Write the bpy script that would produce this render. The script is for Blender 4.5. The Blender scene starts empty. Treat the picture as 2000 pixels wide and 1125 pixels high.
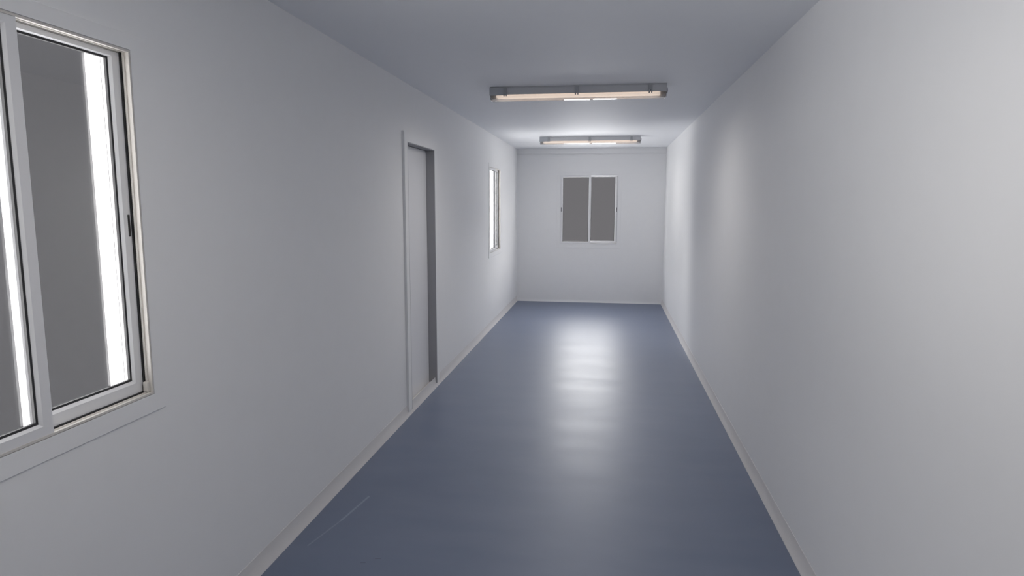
import bpy, bmesh, math
from mathutils import Vector, Matrix

# ------------------------------------------------------------------ place
A, B, D, H = -1.432, 0.853, 10.208, 2.40      # left wall, right wall, end wall, ceiling
Y0 = -1.5                                      # wall behind the camera
T = 0.13                                       # wall thickness
C = bpy.context.scene.collection

LW2, LW1, LW0 = 24, 35, 25
# ------------------------------------------------------------------ helpers
def mesh_obj(name, bm, mat, parent=None, smooth=False, bevel=0.0):
    bmesh.ops.recalc_face_normals(bm, faces=bm.faces)
    me = bpy.data.meshes.new(name); bm.to_mesh(me); bm.free()
    o = bpy.data.objects.new(name, me); C.objects.link(o)
    me.materials.append(mat)
    if parent: o.parent = parent
    if smooth:
        for p in me.polygons: p.use_smooth = True
    if bevel:
        m = o.modifiers.new('bevel', 'BEVEL'); m.width = bevel; m.segments = 2
        m.limit_method = 'ANGLE'; m.angle_limit = math.radians(40)
    return o

def empty(name, loc, rz=0):
    o = bpy.data.objects.new(name, None); C.objects.link(o)
    o.location = loc; o.rotation_euler = (0, 0, rz); o.empty_display_size = .1
    return o

def box(bm, x0, x1, y0, y1, z0, z1):
    v = [bm.verts.new(p) for p in ((x0,y0,z0),(x1,y0,z0),(x1,y1,z0),(x0,y1,z0),(x0,y0,z1),(x1,y0,z1),(x1,y1,z1),(x0,y1,z1))]
    for f in ((0,3,2,1),(4,5,6,7),(0,1,5,4),(1,2,6,5),(2,3,7,6),(3,0,4,7)):
        bm.faces.new([v[i] for i in f])
    return v

def ring(bm, u0, u1, v0, v1, prof, sc=(1,1,1,1)):
    """sweep a closed profile of (inset, depth) round a rectangle in local XZ, mitred; sc = left,right,bottom,top"""
    loops = []
    for t, d in prof:
        a, b, c, e = u0+t*sc[0], u1-t*sc[1], v0+t*sc[2], v1-t*sc[3]
        loops.append([bm.verts.new(p) for p in ((a,d,c),(b,d,c),(b,d,e),(a,d,e))])
    n = len(loops)
    for i in range(n):
        p, q = loops[i], loops[(i+1) % n]
        for k in range(4):
            bm.faces.new((p[k], p[(k+1)%4], q[(k+1)%4], q[k]))

def extrude_profile(bm, pts, a, b, axis):
    """closed polygon pts (p,q) swept between a and b along axis ('x': pts are y,z ; 'y': pts are x,z)"""
    def P(t, p): return (t, p[0], p[1]) if axis == 'x' else (p[0], t, p[1])
    r0 = [bm.verts.new(P(a, p)) for p in pts]; r1 = [bm.verts.new(P(b, p)) for p in pts]
    n = len(pts)
    for i in range(n): bm.faces.new((r0[i], r0[(i+1)%n], r1[(i+1)%n], r1[i]))
    bm.faces.new(r0); bm.faces.new(list(reversed(r1)))

def cyl(bm, p0, p1, r, seg=16):
    p0, p1 = Vector(p0), Vector(p1); d = (p1-p0)
    M = Matrix.Translation((p0+p1)/2) @ d.to_track_quat('Z', 'Y').to_matrix().to_4x4()
    bmesh.ops.create_cone(bm, cap_ends=True, segments=seg, radius1=r, radius2=r, depth=d.length, matrix=M)

def struct(o, name=None):
    o['kind'] = 'structure'
    return o

def wall_mesh(openings, s0, s1, d0, d1, along):
    """thick wall with rectangular openings, one skin: openings (a,b,z0,z1) sorted along the wall"""
    bm = bmesh.new()
    def bx(a, b, z0, z1):
        if along == 'y': box(bm, min(d0,d1), max(d0,d1), a, b, z0, z1)
        else: box(bm, a, b, min(d0,d1), max(d0,d1), z0, z1)
    # two leaves: the inner one fits the frames, the outer one is cut higher and lower at the windows
    lo, up = d0, d1; mid = d0 + (.0725 if d1 > d0 else -.0725)
    for (d0, d1, grow) in ((lo, mid, 0), (mid, up, .06)):
        cur = s0
        for a, b, z0, z1 in openings:
            bx(cur, a, 0, H)
            g = grow if z0 > .5 else 0
            if z0 > 0: bx(a, b, 0, z0-g)
            bx(a, b, z1+g, H)
            cur = b
        bx(cur, s1, 0, H)
    return bm

# ------------------------------------------------------------------ materials
def new_mat(name):
    m = bpy.data.materials.new(name); m.use_nodes = True
    nt = m.node_tree; return m, nt, nt.nodes['Principled BSDF']

def plain(name, col, rough=.5, spec=.5, metal=0., bump=0., scale=60., var=.0):
    m, nt, b = new_mat(name)
    b.inputs['Base Color'].default_value = (*col, 1); b.inputs['Roughness'].default_value = rough
    b.inputs['Specular IOR Level'].default_value = spec; b.inputs['Metallic'].default_value = metal
    tc = nt.nodes.new('ShaderNodeTexCoord'); nz = nt.nodes.new('ShaderNodeTexNoise')
    nz.inputs['Scale'].default_value = scale; nz.inputs['Detail'].default_value = 4
    nt.links.new(tc.outputs['Object'], nz.inputs['Vector'])
    if bump:
        bp = nt.nodes.new('ShaderNodeBump'); bp.inputs['Strength'].default_value = bump; bp.inputs['Distance'].default_value = .002
        nt.links.new(nz.outputs['Fac'], bp.inputs['Height']); nt.links.new(bp.outputs[0], b.inputs['Normal'])
    mx = nt.nodes.new('ShaderNodeMix'); mx.data_type = 'RGBA'
    mx.inputs[6].default_value = (*[c*(1-var) for c in col], 1); mx.inputs[7].default_value = (*[min(1, c*(1+var)) for c in col], 1)
    nt.links.new(nz.outputs['Fac'], mx.inputs[0]); nt.links.new(mx.outputs[2], b.inputs['Base Color'])
    return m

M_wall = plain('wall_paint', (.86,.86,.863), .55, .35, bump=.04, scale=9, var=.012)
M_ceil = plain('ceiling_panel', (.88,.89,.91), .6, .3, scale=5, var=.01)
M_trim = plain('painted_trim', (.86,.86,.863), .45, .4)
M_cove = plain('skirting_vinyl', (.76,.74,.73), .5, .4, var=.02, scale=12)
M_alu = plain('white_aluminium', (.80,.80,.81), .35, .5)
M_chan = plain('window_channel_aluminium', (.66,.63,.59), .4, .5)
M_out = plain('exterior_white_lining', (.85,.84,.84), .5, .4)
M_door = plain('door_laminate', (.82,.82,.835), .5, .4)
M_jamb = plain('shade_grey_jamb', (.37,.37,.385), .5, .35)  # jamb lining darkened in its base colour to stand in for shade
M_rub = plain('black_gasket_and_shade', (.03,.03,.032), .5, .4)
M_slot = plain('dark_latch_plastic', (.035,.033,.033), .4, .5)
M_body = plain('grey_lamp_plastic', (.60,.605,.62), .45, .5)
M_cap = plain('lamp_cap_plastic', (.47,.49,.52), .4, .5)
M_clip = plain('clear_clip_plastic', (.42,.43,.45), .25, .6)
M_gland = plain('dark_gland_plastic', (.16,.165,.18), .4, .5)
M_tray = plain('warm_white_reflector', (.86,.79,.72), .5, .3)

def mat_glass():
    m = bpy.data.materials.new('window_glass'); m.use_nodes = True; nt = m.node_tree; nt.nodes.clear()
    o = nt.nodes.new('ShaderNodeOutputMaterial'); tr = nt.nodes.new('ShaderNodeBsdfTransparent')
    tr.inputs[0].default_value = (.95,.955,.955,1)
    gl = nt.nodes.new('ShaderNodeBsdfGlossy'); gl.inputs['Roughness'].default_value = .02
    fr = nt.nodes.new('ShaderNodeFresnel'); fr.inputs[0].default_value = 1.45
    mt = nt.nodes.new('ShaderNodeMath'); mt.operation = 'MULTIPLY'; mt.inputs[1].default_value = .5
    mx = nt.nodes.new('ShaderNodeMixShader')
    nt.links.new(fr.outputs[0], mt.inputs[0]); nt.links.new(mt.outputs[0], mx.inputs[0])
    nt.links.new(tr.outputs[0], mx.inputs[1]); nt.links.new(gl.outputs[0], mx.inputs[2]); nt.links.new(mx.outputs[0], o.inputs[0])
    return m
M_glass = mat_glass()

def mat_lens():
    m = bpy.data.materials.new('prismatic_lamp_lens'); m.use_nodes = True; nt = m.node_tree; nt.nodes.clear()
    o = nt.nodes.new('ShaderNodeOutputMaterial'); tr = nt.nodes.new('ShaderNodeBsdfTransparent')
    tr.inputs[0].default_value = (.93,.93,.93,1)
    di = nt.nodes.new('ShaderNodeBsdfTranslucent'); di.inputs[0].default_value = (.8,.8,.8,1)
    gl = nt.nodes.new('ShaderNodeBsdfGlossy'); gl.inputs['Roughness'].default_value = .03
    fr = nt.nodes.new('ShaderNodeFresnel'); fr.inputs[0].default_value = 1.5
    m1 = nt.nodes.new('ShaderNodeMixShader'); m1.inputs[0].default_value = .5
    m2 = nt.nodes.new('ShaderNodeMixShader')
    L = nt.links.new
    L(tr.outputs[0], m1.inputs[1]); L(di.outputs[0], m1.inputs[2])
    L(fr.outputs[0], m2.inputs[0]); L(m1.outputs[0], m2.inputs[1]); L(gl.outputs[0], m2.inputs[2]); L(m2.outputs[0], o.inputs[0])
    return m
M_lens = mat_lens()

def mat_tube(strength):
    m = bpy.data.materials.new('glowing_tube'); m.use_nodes = True; nt = m.node_tree
    b = nt.nodes['Principled BSDF']; b.inputs['Base Color'].default_value = (.9,.88,.86,1)
    b.inputs['Emission Color'].default_value = (1,.84,.72,1); b.inputs['Emission Strength'].default_value = strength
    return m
M_tube = mat_tube(.72)

def mat_floor():
    m, nt, b = new_mat('glossy_blue_grey_floor'); L = nt.links.new; N = nt.nodes.new
    tc = N('ShaderNodeTexCoord')
    n1 = N('ShaderNodeTexNoise'); n1.inputs['Scale'].default_value = 2.2; n1.inputs['Detail'].default_value = 3; n1.inputs['Distortion'].default_value = .1
    n2 = N('ShaderNodeTexNoise'); n2.inputs['Scale'].default_value = 1.1; n2.inputs['Detail'].default_value = 3
    mp = N('ShaderNodeMapping'); mp.inputs['Scale'].default_value = (.7, 2.0, 1)
    L(tc.outputs['Object'], mp.inputs[0]); L(mp.outputs[0], n1.inputs['Vector']); L(tc.outputs['Object'], n2.inputs['Vector'])
    cr = N('ShaderNodeMix'); cr.data_type = 'RGBA'
    cr.inputs[6].default_value = (.115,.146,.225,1); cr.inputs[7].default_value = (.185,.215,.295,1)
    L(n1.outputs['Fac'], cr.inputs[0])
    col = cr.outputs[2]
    # shaped wear marks: (x0,y0,x1,y1,half width, blend colour, strength)
    marks = [(-1.236,3.137,-1.275,2.87,.007,(.36,.42,.52),.45), (-1.275,2.87,-1.33,2.62,.005,(.36,.42,.52),.3),
             (-.985,2.560,-.965,2.563,.004,(.07,.08,.13),.6), (-1.035,2.52,-1.02,2.522,.005,(.07,.08,.13),.5),
             (-.52,2.80,-.505,2.802,.003,(.08,.09,.14),.5)]
    sep = N('ShaderNodeSeparateXYZ'); L(tc.outputs['Object'], sep.inputs[0])
    cx = N('ShaderNodeCombineXYZ'); L(sep.outputs[0], cx.inputs[0]); L(sep.outputs[1], cx.inputs[1])
    for x0, y0, x1, y1, w, c, s in marks:
        p = Vector((x0,y0,0)); q = Vector((x1,y1,0)); d = q-p
        sb = N('ShaderNodeVectorMath'); sb.operation = 'SUBTRACT'; sb.inputs[1].default_value = p; L(cx.outputs[0], sb.inputs[0])
        dt = N('ShaderNodeVectorMath'); dt.operation = 'DOT_PRODUCT'; dt.inputs[1].default_value = d/d.length_squared; L(sb.outputs[0], dt.inputs[0])
        cl = N('ShaderNodeClamp'); L(dt.outputs['Value'], cl.inputs[0])
        ml = N('ShaderNodeVectorMath'); ml.operation = 'SCALE'; ml.inputs[0].default_value = d; L(cl.outputs[0], ml.inputs['Scale'])
        ds = N('ShaderNodeVectorMath'); ds.operation = 'DISTANCE'; L(sb.outputs[0], ds.inputs[0]); L(ml.outputs[0], ds.inputs[1])
        mr = N('ShaderNodeMapRange'); mr.interpolation_type = 'SMOOTHSTEP'
        mr.inputs[1].default_value = w*.3; mr.inputs[2].default_value = w*1.3; mr.inputs[3].default_value = s; mr.inputs[4].default_value = 0
        L(ds.outputs['Value'], mr.inputs[0])
        mm = N('ShaderNodeMix'); mm.data_type = 'RGBA'; mm.inputs[7].default_value = (*c, 1)
        L(mr.outputs[0], mm.inputs[0]); L(col, mm.inputs[6]); col = mm.outputs[2]
    L(col, b.inputs['Base Color'])
    rr = N('ShaderNodeMapRange'); rr.inputs[3].default_value = .37; rr.inputs[4].default_value = .48
    L(n1.outputs['Fac'], rr.inputs[0]); L(rr.outputs[0], b.inputs['Roughness'])
    bp = N('ShaderNodeBump'); bp.inputs['Strength'].default_value = .05; bp.inputs['Distance'].default_value = .01
    L(n1.outputs['Fac'], bp.inputs['Height']); L(bp.outputs[0], b.inputs['Normal'])
    b.inputs['Specular IOR Level'].default_value = .5
    return m
M_floor = mat_floor()

# ------------------------------------------------------------------ room shell
WIN = [  # name, wall, centre u, half width, z0, z1
    ('window_1', 'left', 1.410, .41, .952, 2.008),
    ('window_2', 'left', 8.185, .405, .952, 1.995),
    ('window_3', 'back', -.303, .445, .925, 1.990),
]
DOOR = (4.500, 5.222, .036, 1.988)

bm = bmesh.new(); box(bm, A-T, B+T, Y0-T, D+T, -.08, 0)
struct(mesh_obj('floor', bm, M_floor))
bm = bmesh.new(); box(bm, A-T, B+T, Y0-T, D+T, H, H+.08)
struct(mesh_obj('ceiling', bm, M_ceil))
ops = sorted([(c-h, c+h, a, b) for n, w, c, h, a, b in WIN if w == 'left'] + [(DOOR[0], DOOR[1], DOOR[2], DOOR[3])])
struct(mesh_obj('wall_left', wall_mesh(ops, Y0-T, D+T, A, A-T, 'y'), M_wall))
struct(mesh_obj('wall_right', wall_mesh([], Y0-T, D+T, B, B+T, 'y'), M_wall))
n, w, c, h, a, b = WIN[2]
struct(mesh_obj('wall_back', wall_mesh([(c-h, c+h, a, b)], A, B, D, D+T, 'x'), M_wall))
struct(mesh_obj('wall_front', wall_mesh([], A, B, Y0, Y0-T, 'x'), M_wall))

# panel strip across the top of the end wall
bm = bmesh.new(); box(bm, A, B, D-.024, D, 2.320, H); box(bm, A, B, D-.012, D, 2.312, 2.320)
struct(mesh_obj('trim_1', bm, M_trim, bevel=.003))

# coved skirting
def cove(h, t):
    pts = [(0, 0), (t, 0)]
    for i in range(0, 9):
        k = i/8; pts.append((t*(1-k)**2.2*.82 + .0015, .006 + (h-.006)*k))
    pts.append((0, h))
    return pts
for side in ('left', 'right', 'back'):
    bm = bmesh.new(); pr = cove(.085, .016)
    if side == 'left': extrude_profile(bm, [(A+p, z) for p, z in pr], Y0, D, 'y')
    elif side == 'right': extrude_profile(bm, [(B-p, z) for p, z in pr], Y0, D, 'y')
    else: extrude_profile(bm, [(D-p*.5, z*.5) for p, z in pr], A, B, 'x')
    struct(mesh_obj('baseboard_'+side, bm, M_cove if side != 'back' else M_wall))

# ------------------------------------------------------------------ windows (local X along wall, Z up, Y outwards)
def window(name, wall, c, hw, z0, z1):
    if wall == 'left': root = empty(name, (A, c, z0), math.pi/2)
    else: root = empty(name, (c, D, z0), 0)
    struct(root)
    Hh = z1-z0
    bm = bmesh.new(); ring(bm, -hw-.052, hw+.052, -.060, Hh+.048, [(0, 0), (0, -.0035), (.0015, -.005), (.05, -.005), (.05, 0)], (1,1,1.16,.9))
    mesh_obj('casing', bm, M_wall, root)
    # outer frame with sliding channels
    pr = [(0,-.005),(.006,-.005),(.0065,.004),(.003,.006),(.003,.010),(.0065,.011),(.0065,.017),(.003,.018),(.003,.024),(.007,.025),(.007,.070),(0,.070)]
    bm = bmesh.new(); ring(bm, -hw, hw, 0, Hh, pr, (1,1,1,.9)); mesh_obj('window_frame', bm, M_chan if wall == 'left' else M_alu, root)
    bm = bmesh.new(); ring(bm, -hw, hw, 0, Hh, [(0,.0705),(.004,.0705),(.004,.0735),(0,.0735)]); mesh_obj('weather_seal', bm, M_rub, root)
    for s in (-1, 1):
        bm = bmesh.new(); a_, b_ = sorted((s*(hw-.016), s*(hw-.0003)))
        box(bm, a_, b_, .074, .081, -.055, Hh+.055); box(bm, a_, b_, .0835, T+.004, -.055, Hh+.055)
        mesh_obj('shutter_guide', bm, M_out, root)
        bm = bmesh.new(); a_, b_ = sorted((s*(hw-.0155), s*(hw-.0003))); box(bm, a_, b_, .081, .0835, -.055, Hh+.055)
        mesh_obj('weather_seal', bm, M_rub, root)
    bm = bmesh.new(); e_ = hw-.0088  # black strip standing in for the shaded gap beside and below the rear sash
    vs_ = [(.034,.004),(hw-.0035,.004),(hw-.0035,Hh-.006),(e_,Hh-.006),(e_,.0095),(.034,.0095)]
    q0 = [bm.verts.new((x, .0205, z)) for x, z in vs_]; q1 = [bm.verts.new((x, .0255, z)) for x, z in vs_]
    for k in range(6): bm.faces.new((q0[k], q0[(k+1)%6], q1[(k+1)%6], q1[k]))
    bm.faces.new(q0); bm.faces.new(list(reversed(q1))); mesh_obj('channel_shade_strip', bm, M_rub, root)
    def sash(u0, u1, v0, v1, d, sc, latch_u):
        # profile: face, chamfered bead, inner edge
        w = .030
        pr = [(0,d+.022),(0,d),(w,d),(w+.007,d+.006),(w+.007,d+.022)]
        bm = bmesh.new(); ring(bm, u0, u1, v0, v1, pr, sc); s = mesh_obj('sash', bm, M_alu, root)
        g = w+.007
        i = [g*sc[0], g*sc[1], g*sc[2], g*sc[3]]
        a, b, e, f = u0+i[0], u1-i[1], v0+i[2], v1-i[3]
        bm = bmesh.new(); ring(bm, a, b, e, f, [(-.0005,d+.0075),(.006,d+.0085),(.006,d+.0165),(-.0005,d+.0165)]); mesh_obj('gasket', bm, M_rub, s)
        bm = bmesh.new(); box(bm, a, b, d+.010, d+.014, e, f); mesh_obj('glass_pane', bm, M_glass, s)
        zl = 1.487 - z0 if wall == 'left' else 1.465 - z0
        bm = bmesh.new(); box(bm, latch_u-.005, latch_u+.005, d-.0012, d+.004, zl-.034, zl+.034)
        mesh_obj('latch', bm, M_slot, s, bevel=.002)
    sash(-hw+.003, .032, .002, Hh-.004, -.003, (1,1,1,.7), -hw+.018)
    sash(-.006, hw-.0075, .006, Hh-.008, .026, (1,1,1.2,.45), hw-.0165)
    bm = bmesh.new(); box(bm, hw-.0165, hw-.0065, .003, .020, .008, .040); mesh_obj('corner_stop', bm, M_chan, root, bevel=.002)
    return root
for wdef in WIN: window(*wdef)

# ------------------------------------------------------------------ door, recessed in the left wall
y0, y1, z0, z1 = DOOR
dr = struct(empty('door_1', (A, (y0+y1)/2, 0), math.pi/2))
hw = (y1-y0)/2
bm = bmesh.new()
cw, th = .070, .018
box(bm, -hw-cw, -hw, -th, 0, .040, z1+cw)
box(bm, hw, hw+cw, -th, 0, .040, z1+cw)
box(bm, -hw, hw, -th, 0, z1, z1+cw)
mesh_obj('architrave', bm, M_trim, dr)
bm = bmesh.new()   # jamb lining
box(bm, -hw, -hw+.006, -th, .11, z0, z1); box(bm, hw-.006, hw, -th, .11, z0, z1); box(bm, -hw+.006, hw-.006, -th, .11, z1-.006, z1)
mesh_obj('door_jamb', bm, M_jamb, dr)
bm = bmesh.new(); box(bm, -hw+.009, hw-.009, .052, .092, z0+.008, z1-.009)
mesh_obj('door_panel', bm, M_door, dr, bevel=.002)
bm = bmesh.new(); box(bm, -hw+.006, hw-.006, -.004, .11, z0-.0, z0+.006)
mesh_obj('threshold', bm, M_cove, dr)
bm = bmesh.new(); box(bm, -hw, hw, .112, T, z0, z1)
mesh_obj('outer_skin', bm, M_door, dr)

# ------------------------------------------------------------------ ceiling lamps
def lamp(loc, label):
    r = empty('ceiling_light', loc)
    r['label'] = label; r['category'] = 'ceiling light'; r['group'] = 'fluorescent battens on the ceiling'
    L2, dp, bh = .634, .130, .056
    # grey housing, slightly tapered
    pr = [(0.006, 0), (dp-.006, 0), (dp, -.012), (dp, -bh), (dp-.006, -bh), (dp-.006, -.010), (.006, -.010), (.006, -bh), (0, -bh), (0, -.012)]
    bm = bmesh.new(); extrude_profile(bm, pr, -L2, L2, 'x')
    box(bm, -L2, -L2+.006, .002, dp-.002, -bh, -.004); box(bm, L2-.006, L2, .002, dp-.002, -bh, -.004)
    mesh_obj('housing', bm, M_body, r)
    # prismatic cover: ridged front and back, flat bottom, closed ends
    front = []
    for i in range(6):
        k = i/6; y = .004+.012*k; z = -bh-.026*k
        front += [(y-.0016, z-.001), (y+.0006, z-.0035)]
    low = -bh-.033
    front += [(.022, low+.005), (.062, low)]
    outer = front + [(dp-.022, low), (dp-.016, low+.005)] + [(dp-p, z) for p, z in reversed(front[:-2])]
    bm = bmesh.new()
    xs = (-L2+.006, L2-.006)
    r0 = [bm.verts.new((xs[0]+.004*min(1, (-bh-z)/.03), y, z)) for y, z in outer]
    r1 = [bm.verts.new((xs[1]-.004*min(1, (-bh-z)/.03), y, z)) for y, z in outer]
    for i in range(len(outer)-1): bm.faces.new((r0[i], r0[i+1], r1[i+1], r1[i]))
    bm.faces.new(r0); bm.faces.new(list(reversed(r1)))
    dif = mesh_obj('diffuser', bm, M_lens, r)
    # reflector tray with lampholders, and two tubes
    bm = bmesh.new(); extrude_profile(bm, [(.010,-bh+.004),(.030,-.022),(dp-.030,-.022),(dp-.010,-bh+.004),(dp-.014,-bh+.004),(dp-.032,-.026),(.032,-.026),(.014,-bh+.004)], -L2+.03, L2-.03, 'x')
    mesh_obj('reflector', bm, M_tray, r)
    for yy in (.038, dp-.038):
        bm = bmesh.new(); cyl(bm, (-L2+.045, yy, -.060), (L2-.045, yy, -.060), .013)
        t = mesh_obj('tube', bm, M_tube, r, smooth=False)
        for s in (-1, 1):
            bm = bmesh.new(); box(bm, s*(L2-.034)-.010, s*(L2-.034)+.010, yy-.014, yy+.014, -.078, -.026)
            mesh_obj('lampholder', bm, M_cap, t)
    # wider end cover on the left, cable glands
    bm = bmesh.new(); extrude_profile(bm, [(-.003,-.004),(-.003,-bh-.005),(.002,-bh-.005),(.002,-.004)], -L2-.002, -L2+.122, 'x')
    mesh_obj('end_cover', bm, M_cap, r, bevel=.001)
    for s in (-1, 1):
        bm = bmesh.new(); cyl(bm, (s*L2, dp/2, -.040), (s*(L2+.007), dp/2, -.040), .021); cyl(bm, (s*(L2+.006), dp/2, -.040), (s*(L2+.009), dp/2, -.040), .012)
        mesh_obj('cable_gland', bm, M_gland, r)
        # little metal-clear catches on the end of the cover
        bm = bmesh.new(); box(bm, s*(L2-.004)-.003, s*(L2-.004)+.003, .020, dp-.020, low-.001, -bh+.006)
        mesh_obj('end_catch', bm, M_clip, r, bevel=.001)
    for x in (-.52, 0, .52):
        for f in (0, 1):
            yb = -.004 if f == 0 else dp+.004; s = 1 if f == 0 else -1
            bm = bmesh.new()
            pts = [(yb-s*.003,-.012),(yb-s*.004,-.040),(yb-s*.005,-bh-.004),(yb+s*.006,-bh-.011),(yb+s*.009,-bh-.008),(yb+s*.002,-bh+.001),(yb+s*.0035,-.012)]
            extrude_profile(bm, pts, x-.013, x-.004, 'x'); extrude_profile(bm, pts, x+.004, x+.013, 'x')
            extrude_profile(bm, [(yb-s*.002,-.010),(yb-s*.003,-.044),(yb+s*.004,-.044),(yb+s*.004,-.010)], x-.013, x+.013, 'x')
            mesh_obj('clip', bm, M_clip, r)
    return r
lamp((-.243, 4.800, H), 'grey fluorescent light on the ceiling level with the door, nearer of the two in view')
lamp((-.243, 1.210, H), 'added grey fluorescent light, unseen overhead, giving fill light to the near end')  # extra fitting out of view, added to carry fill light near the camera
lamp((-.252, 8.390, H), 'small far grey fluorescent light on the ceiling close above the end wall window')

# ------------------------------------------------------------------ daylight
W = bpy.data.worlds.new('World'); bpy.context.scene.world = W; W.use_nodes = True
nt = W.node_tree; nt.nodes.clear(); N = nt.nodes.new; L = nt.links.new
out = N('ShaderNodeOutputWorld'); bg = N('ShaderNodeBackground'); tc = N('ShaderNodeTexCoord'); sp = N('ShaderNodeSeparateXYZ')
L(tc.outputs['Generated'], sp.inputs[0])
def math_(op, a, b=None):
    n = N('ShaderNodeMath'); n.operation = op
    for i, v in enumerate((a, b)):
        if v is None: continue
        if isinstance(v, (int, float)): n.inputs[i].default_value = v
        else: L(v, n.inputs[i])
    return n.outputs[0]
def rng(v, a, b, c, d):
    n = N('ShaderNodeMapRange'); n.interpolation_type = 'SMOOTHSTEP'
    for i, x in ((1,a),(2,b),(3,c),(4,d)): n.inputs[i].default_value = x
    L(v, n.inputs[0]); return n.outputs[0]
X, Y, Z = sp.outputs
# dull grey surroundings ahead and to the left-front; bright overcast sky and pale ground elsewhere
thr = rng(math_('MULTIPLY', X, -1), .33, .5, .115, .46)
over = math_('SUBTRACT', math_('ABSOLUTE', Z), thr)
hi = rng(over, 0, .04, 0, 1)
side = rng(Y, .35, .55, 1, 0)
fac = math_('MAXIMUM', hi, side)
GREY = (.180, .173, .181, 1); 
sky_l = rng(Y, .1, .6, 4.3, 18.0); gnd_l = 10.5
up_ = rng(Z, -.1, .1, 0, 1)
lum = math_('ADD', math_('MULTIPLY', sky_l, up_), math_('MULTIPLY', math_('SUBTRACT', 1.0, up_), gnd_l))
comb = N('ShaderNodeVectorMath'); comb.operation = 'SCALE'; comb.inputs[0].default_value = (1.0, .985, .985); L(lum, comb.inputs['Scale'])
mx = N('ShaderNodeMix'); mx.data_type = 'RGBA'; mx.clamp_result = False; mx.inputs[6].default_value = GREY
L(fac, mx.inputs[0]); L(comb.outputs[0], mx.inputs[7]); L(mx.outputs[2], bg.inputs[0]); L(bg.outputs[0], out.inputs[0])
W.cycles.sampling_method = 'MANUAL'; W.cycles.sample_map_resolution = 1024

for n, w, c, h, a, b in WIN:
    li = bpy.data.lights.new('daylight_portal', 'AREA'); li.shape = 'RECTANGLE'; li.size = 2*h; li.size_y = b-a
    li.cycles.is_portal = True
    o = bpy.data.objects.new('daylight_portal', li); C.objects.link(o)
    zc = (a+b)/2
    if w == 'left': o.location = (A-T-.03, c, zc); o.rotation_euler = (math.pi/2, 0, -math.pi/2)
    else: o.location = (c, D+T+.03, zc); o.rotation_euler = (-math.pi/2, 0, 0)

# fill light added below the three ceiling fittings (five downward spots along each)
def fitting_fill(x, y, watts):
    for k in range(5):
        sp_ = bpy.data.lights.new('fill_spot', 'SPOT'); sp_.energy = watts/5; sp_.spot_size = math.radians(178); sp_.spot_blend = 1.0
        sp_.shadow_soft_size = 0; sp_.color = (1, .965, .93)
        q = bpy.data.objects.new('fill_spot', sp_); C.objects.link(q); q.location = (x + (k-2)*.16, y+.065, H-.098)
fitting_fill(-.252, 8.390, LW2); fitting_fill(-.243, 4.800, LW1); fitting_fill(-.243, 1.21, LW0)

# ------------------------------------------------------------------ camera
cam = bpy.data.cameras.new('camera'); co = bpy.data.objects.new('camera', cam); C.objects.link(co)
F = 1262.4; cam.sensor_width = 36; cam.lens = F/2000*36; cam.clip_start = .02; cam.clip_end = 100
yaw, pitch, roll = .146705, -.13024, .00212
cy, sy = math.cos(yaw), math.sin(yaw)
r = Vector((cy, sy, 0)); f = Vector((-sy, cy, 0)); u = Vector((0, 0, 1))
f2 = f*math.cos(pitch)+u*math.sin(pitch); u2 = u*math.cos(pitch)-f*math.sin(pitch)
r3 = r*math.cos(roll)+u2*math.sin(roll); u3 = u2*math.cos(roll)-r*math.sin(roll)
M = Matrix((r3, u3, -f2)).transposed().to_4x4(); M.translation = (0, 0, 1.5576)
co.matrix_world = M
sc = bpy.context.scene; sc.camera = co
sc.cycles.max_bounces = 12; sc.cycles.diffuse_bounces = 8; sc.cycles.transparent_max_bounces = 16
sc.cycles.use_denoising = True; sc.cycles.sample_clamp_indirect = 10
vs = sc.view_settings; vs.view_transform = 'Standard'; vs.look = 'None'; vs.gamma = 1; vs.use_curve_mapping = False; vs.exposure = 0
